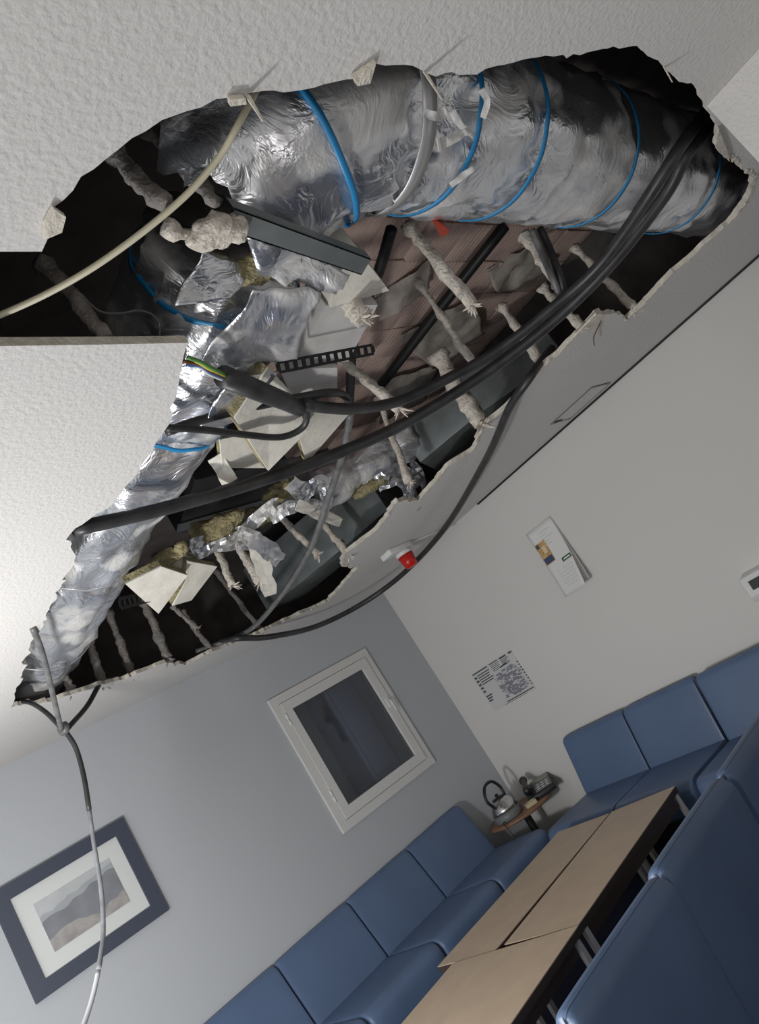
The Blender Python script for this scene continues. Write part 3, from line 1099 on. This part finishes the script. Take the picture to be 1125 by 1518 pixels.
fl = MB().sheet([U(366, 352, .07), U(520, 404, .06), U(500, 436, .06), U(384, 408, .07)], 20, 10, .022, 14, .004, seed=8)
tag(fl.build('foil_flap', 'foil'), 'crumpled dark foil tangled under the steel channel', 'foil flap')
fl = MB().sheet([U(372, 428, .055), U(478, 432, .05), U(436, 528, .04), U(290, 548, .045)], 20, 18, .016, 9, .004, seed=12)
tag(fl.build('foil_flap', 'foil'), 'large wrinkled foil sheet sagging beside the pale box duct', 'foil flap')
fl = MB().sheet([U(345, 560, .05), U(412, 552, .045), U(352, 625, .03), U(285, 640, .045)], 16, 16, .014, 9, .004, seed=17)
tag(fl.build('foil_flap', 'foil'), 'wrinkled foil sheet behind the cable sleeve', 'foil flap')

# wool tufts
WL = [((382, 396), .10, (.10, .05, .03), 'yellow mineral wool bulging beside the loose foil flap'),
      ((318, 783), .20, (.14, .06, .05), 'ragged yellow wool clump above the long torn foil strip'),
      ((375, 770), .20, (.12, .06, .05), 'ragged yellow wool clump beside the thick black cable'),
      ((418, 728), .24, (.08, .07, .05), 'yellow wool clump at the torn end of the small foil duct'),
      ((548, 722), .18, (.11, .045, .035), 'yellow wool strip beneath the small foil duct'),
      ((252, 824), .10, (.07, .05, .04), 'yellow wool tuft on top of the broken insulation boards')]
for i, (p, zr, r, lab) in enumerate(WL):
    c = U(*p, zr)
    mb = MB()
    ax_ = ray(p[0] + 50, p[1] - 8).normalized() - ray(p[0] - 50, p[1] + 8).normalized()
    ax_ = ax_.normalized()
    up = V((0, 0, 1))
    ax_.z = 0
    ax_.normalize()
    si = up.cross(ax_)
    mb.blob(c, r, i * 2.2, .55, 16, 26, axes=(ax_ * r[0], si * r[1], up * r[2]))
    mb.blob(c + ax_ * r[0] * .6, r, i * 2.9 + 1, .6, 22, 20, axes=(ax_ * r[0] * .5, si * r[1] * .8, up * r[2] * .8))
    tag(mb.build('wool_clump', 'wool'), lab, 'insulation')

# ------------------------------------------------------------------ steel channel, white box run, boards
ch = thing('steel_channel', 'dark grey steel channel lying across the duct bend', 'channel', U(450, 350, .03))
cq = [U(346, 308, .03), U(550, 384, .03), U(536, 408, .03), U(362, 350, .03)]
mb = MB()
mb.prism(cq, (0, 0, .005))
for i0, i1 in ((0, 1), (3, 2)):
    nn = (cq[3] - cq[0]) * (0.06 if i0 == 0 else -0.06)
    mb.prism([cq[i0], cq[i1], cq[i1] + nn, cq[i0] + nn], (0, 0, .03))
mb.build('channel', 'galv_dark', ch)

bxr = thing('box_duct', 'pale boxed-in duct beside the foil duct with a square end', 'duct', U(500, 480, .1))
mb = MB()
mb.prism([U(483, 453, .10), U(560, 452, .10), U(516, 536, .07), U(436, 540, .07)], (0, 0, .10))
mb.build('run', 'grey_white', bxr)
mb = MB().prism([U(500, 402, .11), U(543, 388, .11), U(577, 431, .09), U(490, 456, .09)], (0, 0, .17))
mb.build('end_box', 'board_white', bxr)
mb = MB().prism([U(414, 548, .05), U(500, 545, .05), U(500, 584, .05), U(432, 588, .04)], (0, 0, .03))
mb.build('face_panel', 'grey_white', bxr)


def board(corners, th, label, name='insulation_board'):
    P = [U(*c) for c in corners]
    nn = (P[1] - P[0]).cross(P[2] - P[0]).normalized()
    if nn.dot(P[0] - CAM) < 0: nn = -nn
    t = thing(name, label, 'board', P[0])
    MB().prism(P, nn * 0.006).build('facing', 'board_white', t)
    Q = [p + nn * .0065 for p in P]
    MB().prism(Q, nn * th).build('wool_backing', 'wool', t)
    return t


board([(398, 545, .05), (348, 620, .0), (398, 698, -.03), (455, 640, .0), (438, 588, .03)], .03, 'large broken white insulation board under the looped cable')
board([(448, 595, .06), (519, 612, .05), (455, 686, .0), (443, 645, .02)], .025, 'pointed broken insulation board with yellow edge next to the large one')
board([(326, 652, .10), (372, 642, .10), (396, 694, .04), (330, 694, .06)], .02, 'small grey broken board behind the large insulation board')
board([(186, 866, .04), (239, 840, .04), (278, 853, .01), (235, 910, -.03)], .03, 'folded cream insulation board hanging at the dark lower edge')
board([(278, 832, .06), (322, 840, .05), (284, 890, .0), (256, 898, -.01), (276, 862, .03)], .025, 'angular cream board fragment beside the folded board')
board([(222, 846, .09), (268, 820, .10), (300, 836, .08), (250, 858, .06)], .03, 'cream board fragment tucked under the foil strip')
for pts, w, lab in (([(377, 804, .08), (390, 840, .03), (401, 882, -.02)], .075, 'flat cream tape strip hanging below the wide foil strip'),
                    ([(440, 748, .10), (475, 762, .06), (505, 775, .02)], .055, 'cream tape strip end sticking out beside the steel duct'),
                    ([(318, 676, .09), (330, 695, .06), (341, 715, .02)], .06, 'short cream tape strip above the thick black cable')):
    tag(shred([U(*p) for p in pts], w, 'board_white', .003, 'tape_strip', 5), lab, 'tape')

# perforated straps
def perf(a, b_, w, n, label):
    t = thing('perforated_strap', label, 'strap', a)
    d = (b_ - a)
    L = d.length
    d.normalize()
    s_ = d.cross((a - CAM).normalized()).normalized()
    nn = d.cross(s_)
    mb = MB()
    for sg in (-1, 1):
        o = s_ * sg * w * .4
        mb.prism([a + o - s_ * w * .12, b_ + o - s_ * w * .12, b_ + o + s_ * w * .12, a + o + s_ * w * .12], nn * .004)
    for k in range(n + 1):
        c = a + d * L * k / n
        mb.prism([c - d * L / n * .22 - s_ * w * .3, c + d * L / n * .22 - s_ * w * .3, c + d * L / n * .22 + s_ * w * .3, c - d * L / n * .22 + s_ * w * .3], nn * .0035)
    mb.build('strap', 'black_metal', t)


perf(U(412, 545, .03), U(552, 518, .03), .035, 12, 'black perforated steel strap across the pale box duct')
perf(U(178, 895, .02), U(220, 884, .02), .05, 6, 'short perforated strap beside the folded cream board')

# ------------------------------------------------------------------ dark sheet-metal ducts on the right
def sheet_duct(pts, h, depth, label, splits):
    """box whose lower near edge runs through pts (pixels at zr)"""
    P = [U(*p) for p in pts]
    t = thing('sheet_metal_duct', label, 'duct', P[0])
    d = (P[-1] - P[0]); d.z = 0; d.normalize()
    nn = V((-d.y, d.x, 0))
    if nn.x < 0: nn = -nn
    for i in range(len(P) - 1):
        a, b_ = P[i] + d * .004, P[i + 1] - d * .004
        MB().prism([a, b_, b_ + nn * depth, a + nn * depth], (0, 0, h)).build('duct_section', 'galv_dark', t, bevel=.004)
        if i > 0:
            MB().prism([P[i] - d * .01, P[i] + d * .01, P[i] + d * .01 + nn * .02 - nn * .02, P[i] - d * .01 - nn * .015], (0, 0, h + .01)).build('flange', 'galv_dark', t)
    for i in range(1, len(P) - 1):
        c = P[i] - nn * .012
        MB().prism([c - d * .012, c + d * .012, c + d * .012 + nn * .03, c - d * .012 + nn * .03], (0, 0, h)).build('seam', 'galv_dark', t)


sheet_duct([(622, 686, .16), (712, 612, .16), (838, 525, .16)], .24, .4, 'dark sheet-metal duct behind the hangers along the torn edge', 1)
sheet_duct([(395, 905, .16), (505, 815, .16), (575, 755, .16)], .36, .4, 'dark sheet-metal duct near the red beacon end of the hole', 1)

bd = thing('open_duct', 'open-ended duct mouth, its inner darkness painted black, behind the lower thick cable', 'duct', U(350, 740, .3))
q0 = [U(262, 790, .30), U(290, 712, .30), U(425, 680, .30), U(450, 738, .30), U(380, 792, .30)]
MB().prism(q0, (0, 0, .25)).build('mouth_darkness', 'black_metal', bd, bevel=.004)  # solid black block painted in for the darkness inside the duct
q1 = [U(262, 790, .294), U(450, 738, .294), U(444, 726, .294), U(264, 778, .294)]
MB().prism(q1, (0, 0, .005)).build('lip', 'galv_dark', bd)

# pipes on the slab
for (pts, zr, r, lab) in (([(748, 335), (660, 447), (565, 570)], .66, .028, 'long black pipe running under the clay tile slab'),
                          ([(580, 340), (562, 400), (525, 500), (518, 600)], .45, .022, 'thin black pipe behind the pale box duct'),
                          ([(905, 340), (1010, 380)], .60, .02, 'short black pipe at the dark end of the slab')):
    tag(MB().tube(smooth([U(*p, zr) for p in pts], 4), r, 12).build('pipe', 'black_metal'), lab, 'pipe')

# dusty torn paper sheets among the slab and hangers
for i, (cs, lab) in enumerate([
    ([(640, 545, .70), (720, 495, .70), (700, 440, .74), (590, 500, .74)], 'dusty grey torn paper sheet under the clay tiles'),
    ([(560, 630, .66), (632, 590, .66), (650, 540, .72), (560, 570, .72)], 'dusty grey torn paper sheet behind the sheared hangers'),
    ([(740, 440, .72), (820, 395, .72), (800, 350, .76), (720, 400, .76)], 'dusty torn paper sheet below the long foil duct'),
    ([(560, 480, .70), (640, 430, .70), (640, 380, .75), (560, 440, .75)], 'dusty torn paper sheet beside the square end of the box duct')]):
    tag(MB().sheet([U(*c) for c in cs], 18, 16, .03, 6, .004, seed=i * 7).build('torn_paper', 'dust_paper'), lab, 'paper')

# ------------------------------------------------------------------ scrim hangers
def hanger(bot, zr, top, r, mname, label, group, fray=True, seed=0):
    B = U(*bot, zr)
    T_ = above(B, *top)
    n = 16
    pts, rr = [], []
    for k in range(n + 1):
        u = k / n
        p = T_.lerp(B, u)
        j = noise.noise_vector(p * 7 + V((seed, 0, 0))) * .012
        pts.append(p + V((j.x, j.y, 0)) * math.sin(math.pi * u))
        rr.append(r * (0.75 + 0.35 * u + 0.35 * noise.noise(p * 18 + V((0, seed, 0))) + (0.5 if u < .08 else 0)))
    t = thing('plaster_hanger', label, 'hanger', B, group)
    MB().tube(pts, rr, 9, rough=.6, rs=45).build('scrim_core', mname, t)
    mb = MB()
    rnd_ = random.Random(seed)
    if fray:
        for k in range(9):
            e = V((rnd_.uniform(-1, 1), rnd_.uniform(-1, 1), rnd_.uniform(-1.2, .1))) * r * 1.7
            mb.tube([B, B + e * .6, B + e], [r * .35, r * .2, r * .05], 5)
        mb.build('frayed_end', mname, t)


G1 = 'pale plaster hangers in the open void'
for i, (b_, zr, t, r, lab) in enumerate([((700, 452), .06, (604, 332), .024, 'long pale frayed hanger beside the red tag'), ((700, 536), .10, (618, 415), .018, 'slim pale hanger crossing the long black pipe'),
                                    ((806, 542), .04, (742, 452), .024, 'twisted pale hanger crossed by both thick black cables'), ((838, 440), .08, (775, 345), .024, 'pale hanger running behind the twin dropping cables'),
                                    ((862, 485), .01, (802, 425), .022, 'forked pale hanger ending at the white ceiling flap'), ((940, 458), .02, (850, 365), .020, 'pale hanger in the dark corner under the wide duct end')]):
    hanger(b_, zr, t, r, 'scrim', lab, G1, True, i)
hanger((537, 470), .04, (488, 418), .028, 'scrim', 'short pale plaster hanger stuck to the square end of the box duct', None, True, 21)
hanger((592, 605), .02, (502, 530), .022, 'scrim', 'pale plaster hanger slanting from the perforated strap to the cables', None, True, 22)
hanger((712, 628), .02, (648, 525), .045, 'scrim', 'thick lumpy plaster hanger in front of the dark sheet-metal duct', None, True, 23)
hanger((606, 715), .03, (560, 590), .02, 'scrim', 'pale plaster hanger ending in the foil shreds', None, True, 24)
G2 = 'pale hangers beside the beacon-end duct'
for i, (b_, zr, t, r) in enumerate([((472, 822), .04, (412, 762), .022), ((518, 822), .01, (464, 758), .024), ((345, 868), .02, (315, 805), .022), ((385, 862), .03, (345, 795), .024)]):
    hanger(b_, zr, t, r, 'scrim', ('pale hanger between grey cable and yellow wool', 'pale hanger reaching the torn edge beside the steel duct end', 'pale hanger between the cream fragment and the cream tape', 'pale hanger half covered by the flat cream tape')[i], G2, True, 40 + i)
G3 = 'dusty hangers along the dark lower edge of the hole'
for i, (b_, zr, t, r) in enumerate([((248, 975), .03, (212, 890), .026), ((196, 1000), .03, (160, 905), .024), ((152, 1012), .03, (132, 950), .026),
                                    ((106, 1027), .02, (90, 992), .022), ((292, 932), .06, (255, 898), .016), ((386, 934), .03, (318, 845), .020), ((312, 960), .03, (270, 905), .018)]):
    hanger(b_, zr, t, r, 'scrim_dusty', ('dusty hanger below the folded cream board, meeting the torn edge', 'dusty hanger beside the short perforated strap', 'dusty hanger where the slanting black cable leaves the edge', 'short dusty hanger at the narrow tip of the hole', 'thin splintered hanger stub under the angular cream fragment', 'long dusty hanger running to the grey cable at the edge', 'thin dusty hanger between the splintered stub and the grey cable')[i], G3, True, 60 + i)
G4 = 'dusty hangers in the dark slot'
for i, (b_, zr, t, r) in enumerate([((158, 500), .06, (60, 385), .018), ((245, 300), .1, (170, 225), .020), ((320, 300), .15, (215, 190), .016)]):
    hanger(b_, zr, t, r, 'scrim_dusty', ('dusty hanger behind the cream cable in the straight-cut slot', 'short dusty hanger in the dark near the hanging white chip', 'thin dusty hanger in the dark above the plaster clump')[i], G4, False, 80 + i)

cl = MB().blob(U(322, 342, .03), (.055, .045, .03), 3, .5, 20, 28)
cl.tube(smooth([U(245, 338, .06), U(275, 348, .05), U(310, 345, .04)], 5), [.018] * 4 + [.012] * 7, 10, rough=.5, rs=40)
cl.blob(U(346, 338, .03), (.035, .03, .03), 8, .5, 25, 20)
tag(cl.build('plaster_clump', 'scrim'), 'fuzzy cream plaster clump at the end of the steel channel', 'plaster')

# board chips hanging from the torn edge
for cs, lab in (([(341, 148), (364, 146), (366, 155), (342, 158)], 'small white ceiling chip dangling beside the cream cable'),
                ([(80, 310), (98, 322), (92, 345), (66, 356), (68, 334)], 'white ceiling chip hanging at the left bend of the hole'),
                ([(524, 116), (558, 93), (549, 124), (530, 128)], 'triangular white ceiling chip folded into the hole'),
                ([(1066, 192), (1078, 222), (1082, 240), (1066, 226), (1060, 214)], 'cream ceiling fragment peeling near the projecting pier'),
                ([(884, 466), (905, 466), (880, 486), (846, 505)], 'white ceiling flap below the pair of black cables')):
    tag(MB().prism([U(a, b_, -.012) for a, b_ in cs], (0, 0, .010)).build('ceiling_chip', 'gypsum'), lab, 'plaster chip')

tag(MB().prism([U(634, 316, .2), U(652, 322, .2), U(667, 344, .08), U(655, 352, .08)], (0, 0, .006)).build('red_tag', 'red_tag'), 'red plastic tag hanging under the wide foil duct', 'tag')

# ------------------------------------------------------------------ cables
def cable(pts, r, mname, label, name='cable', fn=None, seg=12, group=None):
    P = smooth([p if isinstance(p, Vector) else U(*p) for p in pts], 7)
    return tag(MB().tube(P, r, seg).build(name, mname), label, 'cable', group)


cable([(1045, 168, .16), (1010, 215, .06), (975, 270, .02), (925, 345, .01), (880, 402, .01), (820, 455, .02), (740, 518, .02), (660, 563, .02), (590, 595, .02), (520, 606, .0), (450, 600, -.01)], .021, 'rubber',
      'upper thick black cable sweeping across the hole to a cut sleeve')
cable([(1062, 178, .16), (1020, 225, .08), (985, 290, .04), (905, 392, .0), (820, 476, -.005), (720, 553, -.01), (600, 627, -.02), (500, 672, -.02), (400, 708, -.02), (250, 752, .0), (108, 785, .03)], .0235, 'rubber',
      'lower thick black cable running the full width of the hole')
cable([(818, 516, .08), (802, 536, .03), (784, 562, -.03), (755, 605, -.05), (720, 682, -.08), (660, 782, -.11), (600, 848, -.14), (540, 893, -.14), (470, 928, -.12), (400, 944, -.08), (355, 946, -.04), (325, 950, .05)], .020, 'rubber',
      'black cable drooping below the torn edge past the red beacon')
cable([(245, 634, .02), (300, 637, .0), (360, 644, -.02), (415, 648, -.03), (446, 636, -.03), (455, 618, -.02), (448, 602, -.01), (430, 592, .0)], .011, 'rubber', 'thin black cable loop in front of the large broken board')
cable([(246, 640, .04), (300, 622, .04), (370, 604, .03), (430, 592, .02), (490, 582, .02), (512, 588, .04), (518, 605, .08)], .014, 'rubber', 'black cable passing behind the loop over the box duct')
sl = thing('cable_sleeve', 'black cable sleeve with bare coloured wire ends', 'cable', U(380, 580, -.01))
MB().tube([U(444, 606, -.01), U(425, 596, -.012), U(380, 578, -.012), U(331, 558, -.012)], [.026, .028, .03, .03], 14).build('sleeve', 'rubber', sl)
for k, (mn, e) in enumerate((('wire_green', (278, 530)), ('wire_yellow', (284, 533)), ('wire_brown', (272, 536)), ('wire_blue', (276, 541)), ('wire_white', (282, 545)))):
    MB().tube(smooth([U(334, 556 + k * 2, -.012), U(312, 545 + k * 2.5, -.02), U(296, 536 + k * 2, -.01), U(*e, .0)], 5), .0055, 7).build('wire', mn, sl)
cable([(520, 612, .14), (511, 660, .10), (498, 706, .07), (485, 742, .05), (470, 790, .0), (450, 832, -.03), (415, 885, -.04), (375, 930, -.03), (335, 950, .02), (290, 966, .06)], .0165, 'grey_cable', 'grey cable hanging in front of the dark steel duct')
cable([(800, 338, .35), (815, 370, .25), (828, 405, .12), (838, 438, .04)], .016, 'rubber', 'black cable dropping beside the pale hanger, next to its twin', group='twin black cables')
cable([(788, 340, .35), (803, 375, .25), (818, 410, .12), (832, 442, .04)], .014, 'grey_cable', 'grey cable dropping beside its black twin under the wide duct', group='twin black cables')
# cream cable across the dark slot
cable([(380, 134, .06), (350, 190, .02), (325, 232, .01), (280, 285, .0), (215, 341, .0), (140, 395, .01), (70, 435, .03), (0, 467, .05), (-60, 490, .05)], .0062, 'cream_cable', 'cream cable bowing across the dark left end of the hole')
cable([(130, 447, .12), (150, 462, .1), (180, 464, .1), (205, 460, .1), (225, 466, .1), (235, 480, .1), (236, 500, .1)], .0025, 'grey_cable', 'hair-thin grey wire in the dark left end of the hole')
cable([(880, 465, .0), (890, 475, -.01), (884, 490, -.02), (880, 500, -.03), (881, 512, -.03)], .003, 'wire_brown', 'thin brown wire hanging at the white ceiling flap')
# cables that gather at the corner and drop to the floor
knot = U(94, 1080, -.20)
cable([U(48, 930, .0), U(60, 960, -.03), U(70, 995, -.08), U(82, 1045, -.15), U(91, 1082, -.205)], .0115, 'grey_cable', 'stiff grey cable dropping from the left tip of the hole')
cable([U(28, 1040, .03), U(46, 1042, -.02), U(68, 1056, -.10), U(88, 1076, -.195)], .011, 'rubber', 'black cable curling out of the lower left tip to the knot')
cable([U(150, 1010, .04), U(143, 1022, -.02), U(128, 1048, -.10), U(98, 1082, -.205)], .013, 'rubber', 'black cable slanting from the lower edge to the knot')
yk = knot.y
dr = [(94, 1080, yk), (112, 1108, yk), (124, 1150, yk - .02), (132, 1200, yk - .04), (140, 1255, yk - .07), (150, 1320, yk - .12), (153, 1380, yk - .18), (148, 1425, yk - .25), (138, 1475, yk - .33), (122, 1525, yk - .42), (95, 1590, yk - .55), (70, 1680, yk - .7)]
P = smooth([UY(*p) for p in dr], 7)
hc = thing('hanging_cable', 'long cable hanging from the knot in front of the framed picture', 'cable', P[0])
MB().tube(P[:22], .0115, 12).build('black_length', 'rubber', hc)
MB().tube(P[21:52], .0095, 12).build('half_lit_length', 'cable_half_lit', hc)
MB().tube(P[51:], .009, 12).build('lit_length', 'cable_lit', hc)  # lamplight on the lower cable painted as paler lengths
MB().blob(knot, (.03, .03, .03), 2, .3, 30, 16).build('knot', 'grey_cable', hc)

# hanging splinters of ceiling skin that throw the thin shadows
for (p, e, lab) in (((366, 139), .05, 'splinter of ceiling skin above the cream cable'), ((630, 106), .06, 'thin splinter of ceiling skin above the wide foil duct'), ((985, 99), .04, 'splinter of ceiling skin near the projecting pier')):
    a = U(*p)
    tag(MB().prism([a + V((-.006, 0, 0)), a + V((.006, 0, 0)), a + V((.01, .01, -e)), a + V((.006, .01, -e))], (0, .002, 0)).build('ceiling_splinter', 'gypsum'), lab, 'splinter')
